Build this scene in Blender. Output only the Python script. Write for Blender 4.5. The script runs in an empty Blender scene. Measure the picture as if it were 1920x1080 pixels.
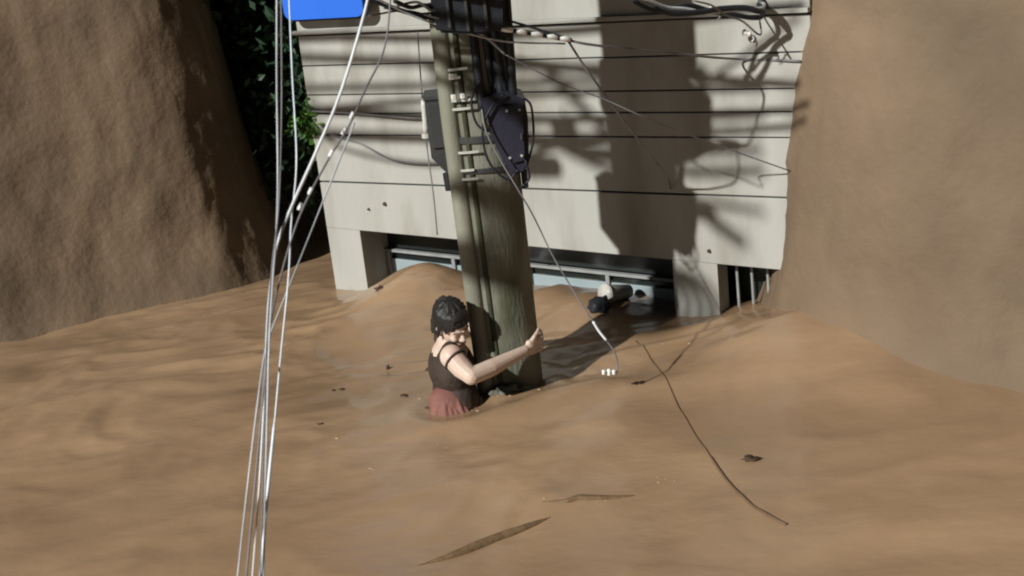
import bpy, bmesh, math, random
from mathutils import Vector, Matrix, noise
R_ = math.radians
random.seed(7)
sc = bpy.context.scene
COL = sc.collection

# ------------------------------------------------------------------ camera
FPX = 2450.0; PITCH = R_(17); ROLL = R_(6.2); CAMH = 2.24
_f = Vector((0, math.cos(PITCH), -math.sin(PITCH)))
_dn = Vector((0, -math.sin(PITCH), -math.cos(PITCH)))
_X = Vector((1, 0, 0))
CR = math.cos(ROLL)*_X + math.sin(ROLL)*_dn
CD = -math.sin(ROLL)*_X + math.cos(ROLL)*_dn
CPOS = Vector((0, 0, CAMH))
cam = bpy.data.cameras.new('camera')
camo = bpy.data.objects.new('camera', cam); COL.objects.link(camo)
m = Matrix((( CR.x, -CD.x, -_f.x, 0), (CR.y, -CD.y, -_f.y, 0), (CR.z, -CD.z, -_f.z, CAMH), (0, 0, 0, 1)))
camo.matrix_world = m
cam.sensor_width = 36; cam.lens = 36*FPX/1920
cam.clip_start = 0.05; cam.clip_end = 500
cam.dof.use_dof = True; cam.dof.focus_distance = 6.3; cam.dof.aperture_fstop = 14.0
sc.camera = camo

# ------------------------------------------------------------------ light (night, one strong lamp from the left)
L_AZ, L_EL = 43.0, 31.0
LD = Vector((math.cos(R_(L_AZ))*math.cos(R_(L_EL)), math.sin(R_(L_AZ))*math.cos(R_(L_EL)), -math.sin(R_(L_EL))))
world = bpy.data.worlds.new('World'); sc.world = world; world.use_nodes = True
wn = world.node_tree.nodes; wl = world.node_tree.links
bg = wn['Background']
sky = wn.new('ShaderNodeTexSky'); sky.sky_type = 'NISHITA'; sky.sun_disc = False
sky.sun_elevation = R_(L_EL); sky.sun_rotation = R_(270 - L_AZ)
wl.new(sky.outputs[0], bg.inputs[0]); bg.inputs[1].default_value = 0.005
sun = bpy.data.lights.new('street_light', 'SUN'); sun.energy = 4.3; sun.angle = R_(1.3); sun.color = (1.0, 0.985, 0.95)
suno = bpy.data.objects.new('street_light', sun); COL.objects.link(suno)
suno.rotation_euler = LD.to_track_quat('-Z', 'Y').to_euler()
suno.location = (-6, -6, 8)
vs = sc.view_settings; vs.view_transform = 'Standard'; vs.look = 'None'; vs.exposure = 0.18; vs.gamma = 1
vs.use_curve_mapping = False
sc.cycles.pixel_filter_type = 'GAUSSIAN'; sc.cycles.filter_width = 2.3
sc.cycles.max_bounces = 5; sc.cycles.diffuse_bounces = 1

# ------------------------------------------------------------------ measuring
def ray(px, py): return _f + (px-960)/FPX*CR + (py-540)/FPX*CD
def at(px, py, Y):
    d = ray(px, py); return CPOS + d*(Y/d.y)
def gnd(px, py, z=0.0):
    d = ray(px, py); return CPOS + d*((z-CAMH)/d.z)
WA = Vector((-1.038, 7.656, 0)); WU = Vector((0.8434, -0.5373, 0)).normalized(); WN = Vector((WU.y, -WU.x, 0))
def W(u, z, off=0.0):            # facade coordinates: along, up, out from the wall
    return WA + WU*u + WN*off + Vector((0, 0, z))

# ------------------------------------------------------------------ helpers
def tag(o, label=None, cat=None, group=None, kind=None):
    if label: o['label'] = label
    if cat: o['category'] = cat
    if group: o['group'] = group
    if kind: o['kind'] = kind
    return o
def thing(name, label, cat, loc=(0,0,0), group=None):
    o = bpy.data.objects.new(name, None); COL.objects.link(o); o.location = loc; o.empty_display_size = .1
    return tag(o, label, cat, group)
def link(name, me, mat, parent=None, smooth=False):
    o = bpy.data.objects.new(name, me); COL.objects.link(o)
    if mat and not me.materials: me.materials.append(mat)
    if parent:
        o.parent = parent
        mw = parent.location if parent.parent is None else parent.location + parent.parent.location
        o.location = -Vector(mw) if mw.length else (0,0,0)
    if smooth:
        me.polygons.foreach_set('use_smooth', [True]*len(me.polygons))
    return o
def obj(name, bm, mat, parent=None, smooth=False):
    bmesh.ops.recalc_face_normals(bm, faces=bm.faces)
    me = bpy.data.meshes.new(name); bm.to_mesh(me); bm.free()
    return link(name, me, mat, parent, smooth)
def hexa(bm, P, bev=0.0):
    # P: eight corners, bottom ring 0-3 and top ring 4-7
    v = [bm.verts.new(p) for p in P]
    fs = [(0,3,2,1),(4,5,6,7),(0,1,5,4),(1,2,6,5),(2,3,7,6),(3,0,4,7)]
    faces = [bm.faces.new([v[i] for i in f]) for f in fs]
    if bev:
        es = list({e for f in faces for e in f.edges})
        bmesh.ops.bevel(bm, geom=es, offset=bev, segments=2, affect='EDGES', profile=.6)
def wbox(bm, u0, u1, z0, z1, o0, o1, bev=0.0, z0b=None, z1b=None):
    z0b = z0 if z0b is None else z0b; z1b = z1 if z1b is None else z1b
    hexa(bm, [W(u0,z0,o1), W(u1,z0b,o1), W(u1,z0b,o0), W(u0,z0,o0), W(u0,z1,o1), W(u1,z1b,o1), W(u1,z1b,o0), W(u0,z1,o0)], bev)
def box(bm, c, s, rz=0.0, bev=0.0):
    M = Matrix.Translation(c) @ Matrix.Rotation(rz, 4, 'Z')
    x, y, z = s[0]/2, s[1]/2, s[2]/2
    P = [M @ Vector(p) for p in [(-x,-y,-z),(x,-y,-z),(x,y,-z),(-x,y,-z),(-x,-y,z),(x,-y,z),(x,y,z),(-x,y,z)]]
    hexa(bm, P, bev)
def smooth_path(pts, n=8):
    pts = [Vector(p) for p in pts]
    if len(pts) < 3:
        return [pts[0].lerp(pts[-1], i/n) for i in range(n+1)]
    out = []
    P = [pts[0]*2-pts[1]] + pts + [pts[-1]*2-pts[-2]]
    for i in range(1, len(P)-2):
        for k in range(n):
            t = k/n; a, b, c, d = P[i-1], P[i], P[i+1], P[i+2]
            out.append(.5*((2*b)+(-a+c)*t+(2*a-5*b+4*c-d)*t*t+(-a+3*b-3*c+d)*t**3))
    out.append(pts[-1]); return out
def tube(bm, pts, rad, sides=6, caps=True):
    n = len(pts); rings = []
    up = Vector((0.13, 0.21, 0.97)).normalized()
    for i, p in enumerate(pts):
        t = (pts[min(i+1, n-1)] - pts[max(i-1, 0)]).normalized()
        a = t.cross(up)
        if a.length < 1e-3: a = t.cross(Vector((1,0,0)))
        a.normalize(); b = t.cross(a)
        r = rad[i] if isinstance(rad, (list, tuple)) else rad
        rings.append([bm.verts.new(p + (a*math.cos(q) + b*math.sin(q))*r) for q in [2*math.pi*k/sides for k in range(sides)]])
    for i in range(n-1):
        for k in range(sides):
            bm.faces.new((rings[i][k], rings[i][(k+1)%sides], rings[i+1][(k+1)%sides], rings[i+1][k]))
    if caps:
        bm.faces.new(rings[0][::-1]); bm.faces.new(rings[-1])
ICO = {}
def ell(bm, c, r, rot=None, sub=3):
    M = Matrix.Translation(c) @ (rot.to_4x4() if rot else Matrix.Identity(4)) @ Matrix.Diagonal((r[0], r[1], r[2], 1))
    if sub not in ICO:
        t = bmesh.new(); bmesh.ops.create_icosphere(t, subdivisions=sub, radius=1)
        t.verts.index_update(); ICO[sub] = ([v.co.copy() for v in t.verts], [[v.index for v in f.verts] for f in t.faces]); t.free()
    vs_ = [bm.verts.new(M @ c) for c in ICO[sub][0]]
    for f in ICO[sub][1]: bm.faces.new([vs_[i] for i in f])
def caps(bm, a, b, ra, rb, n=6):
    a = Vector(a); b = Vector(b)
    L = (b-a).length
    k = max(2, int(L/(min(ra, rb)*.35)))
    for i in range(k+1):
        t = i/k; ell(bm, a.lerp(b, t), [ra+(rb-ra)*t]*3, sub=2)
def remesh(bm, voxel, name, mat, parent=None, sm=4, fac=.5):
    me = bpy.data.meshes.new('tmp'); bm.to_mesh(me); bm.free()
    o = bpy.data.objects.new('tmp', me); COL.objects.link(o)
    r = o.modifiers.new('r', 'REMESH'); r.mode = 'VOXEL'; r.voxel_size = voxel
    s = o.modifiers.new('s', 'SMOOTH'); s.iterations = sm; s.factor = fac
    dg = bpy.context.evaluated_depsgraph_get(); dg.update()
    m2 = bpy.data.meshes.new_from_object(o.evaluated_get(dg))
    bpy.data.objects.remove(o); bpy.data.meshes.remove(me)
    m2.name = name; m2.materials.clear()
    return link(name, m2, mat, parent, True)

# ------------------------------------------------------------------ materials
def mat(name, col, rough=.7, spec=.3, metal=0.0, var=None, scale=4.0, bump=0.0, bscale=30.0, stretch=(1,1,1), var2=None, scale2=1.0, thr=(.45,.6), coat=0.0, detail=5.0, dist=0.0):
    m = bpy.data.materials.new(name); m.use_nodes = True
    nt = m.node_tree; N = nt.nodes; L = nt.links; b = N['Principled BSDF']
    b.inputs['Roughness'].default_value = rough; b.inputs['Metallic'].default_value = metal
    b.inputs['Specular IOR Level'].default_value = spec; b.inputs['Coat Weight'].default_value = coat
    b.inputs['Coat Roughness'].default_value = .15
    tc = N.new('ShaderNodeTexCoord'); mp = N.new('ShaderNodeMapping'); mp.inputs['Scale'].default_value = stretch
    L.new(tc.outputs['Object'], mp.inputs[0])
    cur = None
    if var:
        n = N.new('ShaderNodeTexNoise'); n.inputs['Scale'].default_value = scale; n.inputs['Detail'].default_value = detail
        n.inputs['Distortion'].default_value = dist
        L.new(mp.outputs[0], n.inputs[0])
        cr = N.new('ShaderNodeValToRGB'); cr.color_ramp.elements[0].position = .3; cr.color_ramp.elements[1].position = .7
        cr.color_ramp.elements[0].color = (*col, 1); cr.color_ramp.elements[1].color = (*var, 1)
        L.new(n.outputs['Fac'], cr.inputs[0]); cur = cr.outputs[0]
    if var2:
        n2 = N.new('ShaderNodeTexNoise'); n2.inputs['Scale'].default_value = scale2; n2.inputs['Detail'].default_value = 6
        L.new(mp.outputs[0], n2.inputs[0])
        c2 = N.new('ShaderNodeValToRGB'); c2.color_ramp.elements[0].position = thr[0]; c2.color_ramp.elements[1].position = thr[1]
        c2.color_ramp.elements[0].color = (0,0,0,1); c2.color_ramp.elements[1].color = (1,1,1,1)
        L.new(n2.outputs['Fac'], c2.inputs[0])
        mx = N.new('ShaderNodeMix'); mx.data_type = 'RGBA'
        L.new(c2.outputs[0], mx.inputs[0])
        if cur: L.new(cur, mx.inputs[6])
        else: mx.inputs[6].default_value = (*col, 1)
        mx.inputs[7].default_value = (*var2, 1); cur = mx.outputs[2]
    if cur: L.new(cur, b.inputs['Base Color'])
    else: b.inputs['Base Color'].default_value = (*col, 1)
    if bump:
        nb = N.new('ShaderNodeTexNoise'); nb.inputs['Scale'].default_value = bscale; nb.inputs['Detail'].default_value = 6
        L.new(mp.outputs[0], nb.inputs[0])
        bp = N.new('ShaderNodeBump'); bp.inputs['Strength'].default_value = bump; bp.inputs['Distance'].default_value = .02
        L.new(nb.outputs['Fac'], bp.inputs['Height']); L.new(bp.outputs[0], b.inputs['Normal'])
    return m
M_water = mat('muddy_water', (.315,.203,.116), rough=.24, spec=.6, var=(.39,.26,.152), scale=1.3, var2=(.26,.167,.096), scale2=.6, thr=(.42,.70), bump=.17, bscale=11, stretch=(1.0,1.9,1), dist=1.2)
M_earth = mat('wet_earth', (.150,.104,.066), rough=.75, spec=.25, var=(.215,.152,.097), scale=1.6, var2=(.12,.088,.056), scale2=1.1, thr=(.45,.72), bump=.35, bscale=22, detail=10)
M_stone = mat('earth_stone', (.14,.105,.07), rough=.9, var=(.22,.165,.115), scale=9, bump=.4, bscale=40)
M_wall = mat('white_wall_paint', (.365,.365,.33), rough=.75, spec=.2, var=(.41,.41,.375), scale=3.0, var2=(.25,.238,.198), scale2=2.6, thr=(.48,.75), bump=.12, bscale=60, stretch=(1.6,1.6,.4))
M_core = mat('wall_core', (.24,.23,.20), rough=.9, var=(.28,.27,.24), scale=5, bump=.2)
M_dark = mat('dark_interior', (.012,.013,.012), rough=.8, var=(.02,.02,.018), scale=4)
M_glass = mat('window_glass', (.010,.014,.013), rough=.3, spec=.35, var=(.016,.022,.02), scale=2)
M_panelblue = mat('pale_blue_sheet', (.27,.34,.36), rough=.35, spec=.4, var=(.33,.38,.38), scale=5)
M_alu = mat('window_metal', (.24,.25,.24), rough=.45, spec=.5, var=(.31,.32,.31), scale=12)
M_pole = mat('mossy_concrete', (.15,.152,.115), rough=.85, spec=.2, var=(.235,.232,.185), scale=4.2, var2=(.078,.083,.052), scale2=3.0, thr=(.46,.64), bump=.35, bscale=40, stretch=(1.6,1.6,.45))
M_conduitshade = mat('conduit_shade_dark', (.035,.04,.02), rough=.8, var=(.06,.062,.035), scale=12, bump=.4)
M_conduit = mat('weathered_conduit', (.18,.185,.135), rough=.6, spec=.35, var=(.26,.26,.205), scale=6, bump=.2, bscale=50, stretch=(1,1,.3))
M_strap = mat('steel_strap', (.42,.44,.40), rough=.35, spec=.5, metal=.25, var=(.55,.56,.5), scale=25)
M_black = mat('black_rubber', (.012,.014,.018), rough=.5, spec=.3, var=(.022,.026,.032), scale=9, bump=.2)
M_box = mat('dark_grey_box', (.035,.037,.038), rough=.55, spec=.3, var=(.055,.056,.055), scale=7, bump=.1)
M_boxb = mat('blue_black_box', (.016,.017,.028), rough=.5, spec=.3, var=(.03,.028,.045), scale=6, bump=.1)
M_wire = mat('pale_cable', (.30,.33,.35), rough=.4, spec=.5, var=(.62,.66,.70), scale=7, bump=.1)
M_wiremid = mat('grey_cable', (.12,.12,.125), rough=.5, spec=.4, var=(.24,.23,.24), scale=8)
M_wirelight = mat('bright_cable', (.66,.70,.74), rough=.35, spec=.5, var=(.85,.88,.9), scale=9)
M_wireblue = mat('blue_white_cable', (.55,.68,.80), rough=.35, spec=.5, var=(.85,.88,.9), scale=9)
M_porc = mat('white_porcelain', (.80,.79,.74), rough=.2, spec=.6, var=(.86,.85,.8), scale=9)
M_sign = mat('blue_sign_paint', (.02,.13,.62), rough=.4, spec=.4, var=(.025,.15,.70), scale=3)
M_signedge = mat('sign_edge', (.02,.025,.06), rough=.5)
M_skin = mat('wet_skin', (.60,.46,.37), rough=.45, spec=.35, var=(.67,.53,.43), scale=14, var2=(.58,.38,.31), scale2=9, thr=(.55,.8), bump=.05)
M_skin.node_tree.nodes['Principled BSDF'].inputs['Subsurface Weight'].default_value = .12
M_skin.node_tree.nodes['Principled BSDF'].inputs['Subsurface Scale'].default_value = .02
M_hair = mat('wet_black_hair', (.014,.013,.012), rough=.5, spec=.3, var=(.03,.028,.026), scale=18, bump=.25, bscale=60, stretch=(1,1,.3))
M_top = mat('dark_brown_cloth', (.035,.024,.02), rough=.75, var=(.055,.04,.03), scale=12, bump=.4, bscale=25)
M_pink = mat('muddy_maroon_cloth', (.17,.07,.06), rough=.75, var=(.25,.115,.09), scale=10, bump=.4, bscale=25)
M_lip = mat('lip', (.32,.12,.11), rough=.5)
M_brow = mat('brown_brow', (.11,.075,.055), rough=.6)
M_iris = mat('eye_dark', (.02,.015,.012), rough=.25)
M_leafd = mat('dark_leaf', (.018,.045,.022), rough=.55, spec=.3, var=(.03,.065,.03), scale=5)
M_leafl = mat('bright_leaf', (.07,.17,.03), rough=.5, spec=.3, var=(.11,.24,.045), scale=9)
M_bark = mat('dark_bark', (.04,.032,.024), rough=.9, var=(.06,.05,.035), scale=9, bump=.5)
M_lane = mat('dark_lane_wall', (.05,.055,.06), rough=.85, var=(.08,.08,.078), scale=3, bump=.3)
M_foam = mat('muddy_foam', (.42,.31,.20), rough=.5, spec=.4, var=(.52,.40,.27), scale=30, bump=.3)
M_debris = mat('soaked_debris', (.05,.03,.018), rough=.7, var=(.085,.05,.03), scale=20, bump=.5)
M_greystone = mat('muddy_grey_rubble', (.12,.12,.09), rough=.7, var=(.2,.19,.15), scale=9, bump=.4)
M_pale = mat('dirty_white_plastic', (.45,.44,.40), rough=.4, spec=.4, var=(.56,.55,.5), scale=6)

def mudline(m, h, amp, col=(.20,.135,.085)):
    nt = m.node_tree; N = nt.nodes; L = nt.links; b = N['Principled BSDF']
    g = N.new('ShaderNodeNewGeometry'); sp = N.new('ShaderNodeSeparateXYZ'); L.new(g.outputs['Position'], sp.inputs[0])
    mp = N.new('ShaderNodeMapping'); mp.inputs['Scale'].default_value = (9, 9, 2.2); L.new(g.outputs['Position'], mp.inputs[0])
    n = N.new('ShaderNodeTexNoise'); n.inputs['Scale'].default_value = 1.0; n.inputs['Detail'].default_value = 6; L.new(mp.outputs[0], n.inputs[0])
    ma = N.new('ShaderNodeMath'); ma.operation = 'MULTIPLY_ADD'; ma.inputs[1].default_value = amp; L.new(n.outputs['Fac'], ma.inputs[0])
    ng = N.new('ShaderNodeMath'); ng.operation = 'SUBTRACT'; ng.inputs[0].default_value = h-amp*.5; L.new(sp.outputs['Z'], ng.inputs[1]); L.new(ng.outputs[0], ma.inputs[2])
    mr = N.new('ShaderNodeMapRange'); mr.inputs[1].default_value = -.02; mr.inputs[2].default_value = .05; mr.inputs[4].default_value = .85; L.new(ma.outputs[0], mr.inputs[0])
    mx = N.new('ShaderNodeMix'); mx.data_type = 'RGBA'; src = b.inputs['Base Color'].links[0].from_socket
    L.new(mr.outputs[0], mx.inputs[0]); L.new(src, mx.inputs[6]); mx.inputs[7].default_value = (*col, 1); L.new(mx.outputs[2], b.inputs['Base Color'])
mudline(M_pole, .02, .35); mudline(M_conduit, .02, .35); mudline(M_wall, -.02, .34, (.24,.18,.12)); mudline(M_top, .04, .10, (.12,.08,.055)); mudline(M_pink, -.03, .08); mudline(M_skin, -.05, .2)

# ------------------------------------------------------------------ muddy flood water
POLE = Vector((-.058, 5.82, 0)); PR = .158
def gs(x, y, cx, cy, sx, sy, h, a=0.0):
    ca, sa = math.cos(a), math.sin(a); dx, dy = x-cx, y-cy
    p = (dx*ca+dy*sa)/sx; q = (-dx*sa+dy*ca)/sy
    return h*math.exp(-.5*(p*p+q*q))
AW = math.atan2(WU.y, WU.x)
def wbase(y):
    t = min(max(6.0-y, 0), 2.8); u = min(max(3.2-y, 0), 3)
    return -.034*t*t-.19*u
def wz(x, y):
    z  = gs(x, y, -.50, 7.20, .26, .24, .20, AW)
    z += gs(x, y, .28, 6.74, .24, .20, .115, AW)
    z += gs(x, y, 1.42, 5.85, .38, .34, .16, AW)
    z += gs(x, y, .62, 5.45, .50, .16, .045, .75)
    z += gs(x, y, -1.05, 6.6, .7, .25, .03, .3) + gs(x, y, -.75, 6.75, .45, .30, .055, -.4)
    z += gs(x, y, -.33, 5.36, .16, .07, .020, .2)
    z -= gs(x, y, -.98, 7.45, .16, .2, .02, AW)
    z += gs(x, y, .16, 5.50, .26, .08, .075, .40)
    d = math.hypot(x-POLE.x, y-POLE.y)
    z += .016*math.exp(-((d-.22)/.05)**2)
    dd = math.hypot(x+.3, y-5.55)
    z += .012*math.exp(-((dd-.22)/.05)**2)
    # creases and flowing swell
    p = Vector((x*.55+.3*y, y*.9-.3*x, .3))
    z += .045*noise.noise(p*.8)
    wx = noise.noise(Vector((x*1.3, y*1.3, 7.0))); wy = noise.noise(Vector((x*1.3+9, y*1.3, 2.0)))
    act = .32 + .85*math.exp(-((y-6.6)/1.0)**2)
    q = Vector((x*1.2+y*.6+wx*.9, y*2.4-x*.9+wy*.9, 5.0))
    n2 = noise.noise(q*1.6); n3 = noise.noise(q*3.7+Vector((4,4,4)))
    z += act*(.014*(1-2*abs(n2)) + .0050*(1-2*abs(n3)) + .0016*noise.noise(q*9))
    p = Vector((x*.9+.25*y, y*1.7-.5*x, 1.7))
    n1 = noise.noise(p*1.5)
    z += .013*(1-abs(n1)*2.2) 
    z += .006*noise.noise(p*3.4)
    z += .0016*noise.noise(Vector((x*7+y*3, y*12-x*5, 4)))
    return z-.008+wbase(y)
def axis(a, b, fa, fb, step, grow=1.25):
    xs = []; x = fa
    while x < fb: xs.append(x); x += step
    s = step
    while x < b: xs.append(x); s *= grow; x += s
    xs.append(b)
    x = fa; s = step; pre = []
    while x > a: s *= grow; x -= s; pre.append(max(x, a))
    return sorted(set(pre)) + xs
xs = axis(-60, 60, -2.6, 2.2, .022); ys = axis(-25, 60, 3.4, 8.4, .022)
V = [(x, y, wz(x, y) if (-4 < x < 4 and 1 < y < 11) else wbase(y)) for y in ys for x in xs]
nx = len(xs)
Fc = [(j*nx+i, j*nx+i+1, (j+1)*nx+i+1, (j+1)*nx+i) for j in range(len(ys)-1) for i in range(nx-1)]
me = bpy.data.meshes.new('flood_water'); me.from_pydata(V, [], Fc); me.update()
tag(link('flood_water', me, M_water, None, True), 'brown muddy flood water surging past the pole and the house', None, None, 'structure')
bmx = bmesh.new(); box(bmx, Vector((0, 17, -1.9)), (120, 84, .4))
tag(obj('ground', bmx, M_earth), 'ground under the flood', None, None, 'structure')

# ------------------------------------------------------------------ earth banks at both sides of the flood
def rotm_(a, b): return Matrix.Rotation(R_(a), 3, 'Z') @ Matrix.Rotation(R_(b), 3, 'X')
def bank(name, base, height, batter, label, seed, back):
    P = smooth_path(base, 30); n = len(P); V = []; Fc = []
    K = 80; acc = 0.0
    for i, p in enumerate(P):
        t = (P[min(i+1, n-1)] - P[max(i-1, 0)]); t.z = 0; t.normalize()
        if i: acc += (p-P[i-1]).length
        nrm = Vector((t.y, -t.x, 0))
        for k in range(K+1):
            if k <= 62: h = -.7 + (height+.7)*k/62; inn = batter*(h+.2)
            else: h = height + .25*math.sin((k-62)/18*1.57); inn = batter*(height+.2) + back*((k-62)/18)**1.6
            q = p - nrm*inn; q.z = h
            a = Vector((q.x*1.1, q.y*1.1, q.z*1.1+seed)); gl = Vector((acc*2.1+.35*noise.noise(a), h*.45, seed))
            d = .09*noise.noise(a*.6) + .018*(1-2*abs(noise.noise(gl))) + .007*(1-2*abs(noise.noise(gl*2.9))) + .014*noise.noise(a*4) + .010*abs(noise.noise(a*9)) + .006*noise.noise(a*19)
            q += nrm*(d+.16*math.exp(-max(h+.1, 0)/.2)); V.append(q)
    for i in range(n-1):
        for k in range(K):
            a = i*(K+1)+k; Fc.append((a, a+K+1, a+K+2, a+1))
    me = bpy.data.meshes.new(name); me.from_pydata([tuple(v) for v in V], [], Fc); me.update()
    o = link(name, me, M_earth, None, True); tag(o, label, None, None, 'structure')
    return o
bank('earth_bank', [(-9.5,5.6,0), (-6.0,6.5,0), (-4.0,7.1,0), (-2.6,7.65,0), (-1.75,8.05,0), (-1.52,8.7,0), (-2.0,10.2,0), (-3.0,12,0)], 2.8, .15, 'steep brown earth bank rising from the flood left of the alley', 3.1, 2.5)
bank('earth_bank', [(1.75,7.6,0), (1.42,6.8,0), (1.28,6.20,0), (1.46,5.75,0), (2.0,5.25,0), (2.9,4.6,0), (6.5,2.4,0)], 2.6, .12, 'steep brown earth bank rising from the flood right of the house', 9.4, 2.5)

# ------------------------------------------------------------------ white house
house = thing('white_house', 'white painted house wall with horizontal grooves, some cut for cable shadow lines, its ground floor openings half drowned', 'house', tuple(W(0, 0)))
U0, U1, US = -.04, 3.0, .21
def lz(u): return .391 - .034*(u-.21)
JZ = [lz(0)+.0, .680, .965, 1.090, 1.200, 1.370, 1.545, 1.80, 2.05, 2.30, 2.60]  # some joints are cut in where cable shadows cross the wall
# core
bm = bmesh.new(); wbox(bm, U0+.004, U1, lz(0)+.03, 2.58, -3.0, -.028); obj('wall_core', bm, M_core, house)
for i in range(len(JZ)-1):
    bm = bmesh.new(); g = .004 if i else 0.0
    z0, z1 = JZ[i]+g, JZ[i+1]-.003
    if i == 0: wbox(bm, U0, U1, lz(U0), z1, -.035, 0.0, .004, z0b=lz(U1), z1b=z1-.012)
    else:
        if i == 1: z0 = JZ[1]+.002; wbox(bm, U0, U1, z0+.006, z1, -.035, 0.0, .004, z0b=z0-.008)
        else: wbox(bm, U0, U1, z0, z1, -.035, 0.0, .004)
    obj('panel', bm, M_wall, house)
bm = bmesh.new(); wbox(bm, U0-.02, U1, 1.553, 1.575, 0.002, .03, .003); obj('ledge', bm, M_wall, house)
# lintel underside, pillars
bm = bmesh.new(); wbox(bm, U0+.003, U1, lz(0)-.0, lz(0)+.028, -.30, -.037, 0, z0b=lz(U1), z1b=lz(U1)+.02); obj('lintel', bm, M_core, house)
for a, b in ((U0, .207), (2.222, 2.470)):
    bm = bmesh.new(); wbox(bm, a, b, -1.2, lz(a)-.001, (-.30 if a < 1 else -.13), -.0015, .002, z1b=lz(b)-.001); obj('pillar', bm, M_wall, house)
# return wall and recess backs
bm = bmesh.new(); wbox(bm, U0+.006, .10, -1.2, lz(0)-.01, -3.0, -.31); obj('side_wall', bm, M_wall, house)
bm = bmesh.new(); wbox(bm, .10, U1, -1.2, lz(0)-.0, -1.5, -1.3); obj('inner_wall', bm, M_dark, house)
# window in the first opening
def window(ua, ub, off, zt, name='window', mull=(), grille=False):
    f = bmesh.new()
    wbox(f, ua, ub, zt(ua), zt(ua)+.016, off-.02, off+.012, .002, z0b=zt(ub), z1b=zt(ub)+.016)
    for mu in mull: wbox(f, mu-.012, mu+.012, -.6, zt(mu)-.002, off-.018, off+.008, .002)
    fo = obj(name, f, M_alu, house)
    return fo
zt = lambda u: .200 - .038*(u-.176)
win = window(.207, 2.222, -.225, zt, mull=(.225, .70, 1.22, 1.72, 2.205))
bm = bmesh.new(); wbox(bm, .207, 2.222, zt(.2)+.018, lz(.2)+.0, -.262, -.258, 0, z0b=zt(2.222)+.018, z1b=lz(2.222)); obj('pane', bm, M_glass, win)
MU = (.225, .70, 1.22, 1.72, 2.205)
for a, b in zip(MU[:-1], MU[1:]):
    za, zb = zt(a), zt(b)
    bm = bmesh.new(); wbox(bm, a+.013, b-.013, za-.045, za-.003, -.255, -.250, 0, z0b=zb-.045, z1b=zb-.003); obj('pane', bm, M_glass, win)
    bm = bmesh.new(); wbox(bm, a+.014, b-.014, -.5, za-.048, -.250, -.232, .003, z1b=zb-.048); obj('sheet', bm, M_panelblue, win)
# bars of the right opening
bm = bmesh.new(); wbox(bm, 2.475, U1, -.6, lz(2.47)-.02, -.30, -.28); gl = obj('pane', bm, M_glass, house)
for i, u in enumerate((2.545, 2.625, 2.71, 2.80, 2.90)):
    bm = bmesh.new(); tube(bm, [W(u-.012, -.4, -.12), W(u-.02, .303, -.12)], .0075, 8); obj('bar', bm, M_alu, house)
for (px, py, s) in ((722,382,.011), (692,392,.007), (1330,470,.009), (968,470,.006)):
    d = ray(px, py); t = (WA-CPOS).dot(WN)/d.dot(WN); p = CPOS+d*t
    bm = bmesh.new(); tube(bm, [p, p+WN*.012], s, 8); obj('bolt', bm, M_debris, house)

# ------------------------------------------------------------------ blue sign fixed to the wall
d0 = W(.24, 1.70)
sg = thing('blue_sign', 'bright blue sign board with rounded lower corners at the top of the white wall', 'sign', tuple(d0))
def rrect(u0, u1, z0, z1, r, n=7):
    pts = []
    for cx, cz, a0 in ((u1-r, z0+r, -90), (u1-r, z1-r, 0), (u0+r, z1-r, 90), (u0+r, z0+r, 180)):
        for k in range(n+1):
            a = R_(a0+90*k/n); pts.append((cx+r*math.cos(a), cz+r*math.sin(a)))
    return pts
def plate(bm, pts, o0, o1):
    A = [bm.verts.new(W(u, z, o0)) for u, z in pts]; B = [bm.verts.new(W(u, z, o1)) for u, z in pts]
    bm.faces.new(A); bm.faces.new(B[::-1]); n = len(pts)
    for i in range(n): bm.faces.new((A[i], A[(i+1)%n], B[(i+1)%n], B[i]))
bm = bmesh.new(); plate(bm, rrect(-.028, .535, 1.647, 1.97, .05), .085, .105); obj('board', bm, M_sign, sg)
bm = bmesh.new(); plate(bm, rrect(-.040, .547, 1.635, 1.982, .055), .060, .083); obj('edge_frame', bm, M_signedge, sg)
for u in (.08, .42):
    bm = bmesh.new(); wbox(bm, u, u+.03, 1.72, 1.90, .001, .060); obj('bracket', bm, M_signedge, sg)

# ------------------------------------------------------------------ utility pole
pole = thing('utility_pole', 'mossy round concrete utility pole standing in the flood with boxes strapped to it', 'utility pole', tuple(POLE))
bm = bmesh.new()
pts = [POLE+Vector((-.004*z/1.6, 0, z)) for z in [-1.2+.06*k for k in range(95)]]
rad = [PR*(1.0-.018*z.z) for z in pts]
tube(bm, pts, rad, 40)
shaft = obj('shaft', bm, M_pole, pole, True)
def pc(theta, r, z):      # theta: degrees from the camera-facing side towards the right
    return Vector((POLE.x-.0025*z + r*math.sin(R_(theta)), POLE.y - r*math.cos(R_(theta)), z))
# moulding (half-round conduit) down the left-front of the pole
bm = bmesh.new()
tube(bm, [pc(-52+10*min(1, max(0, (1.3-z)/1.3)), PR+.004, z) for z in [-.6+.08*k for k in range(31)]], .042, 16)
obj('conduit', bm, M_conduit, pole, True)
bm = bmesh.new()
tube(bm, [pc(-24+9*min(1, max(0, (1.3-z)/1.3)), PR-.004, z) for z in [-.6+.08*k for k in range(31)]], .013, 8)  # dark tube laid in for the shadow groove beside the conduit
obj('conduit_shade', bm, M_conduitshade, pole, True)
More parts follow.
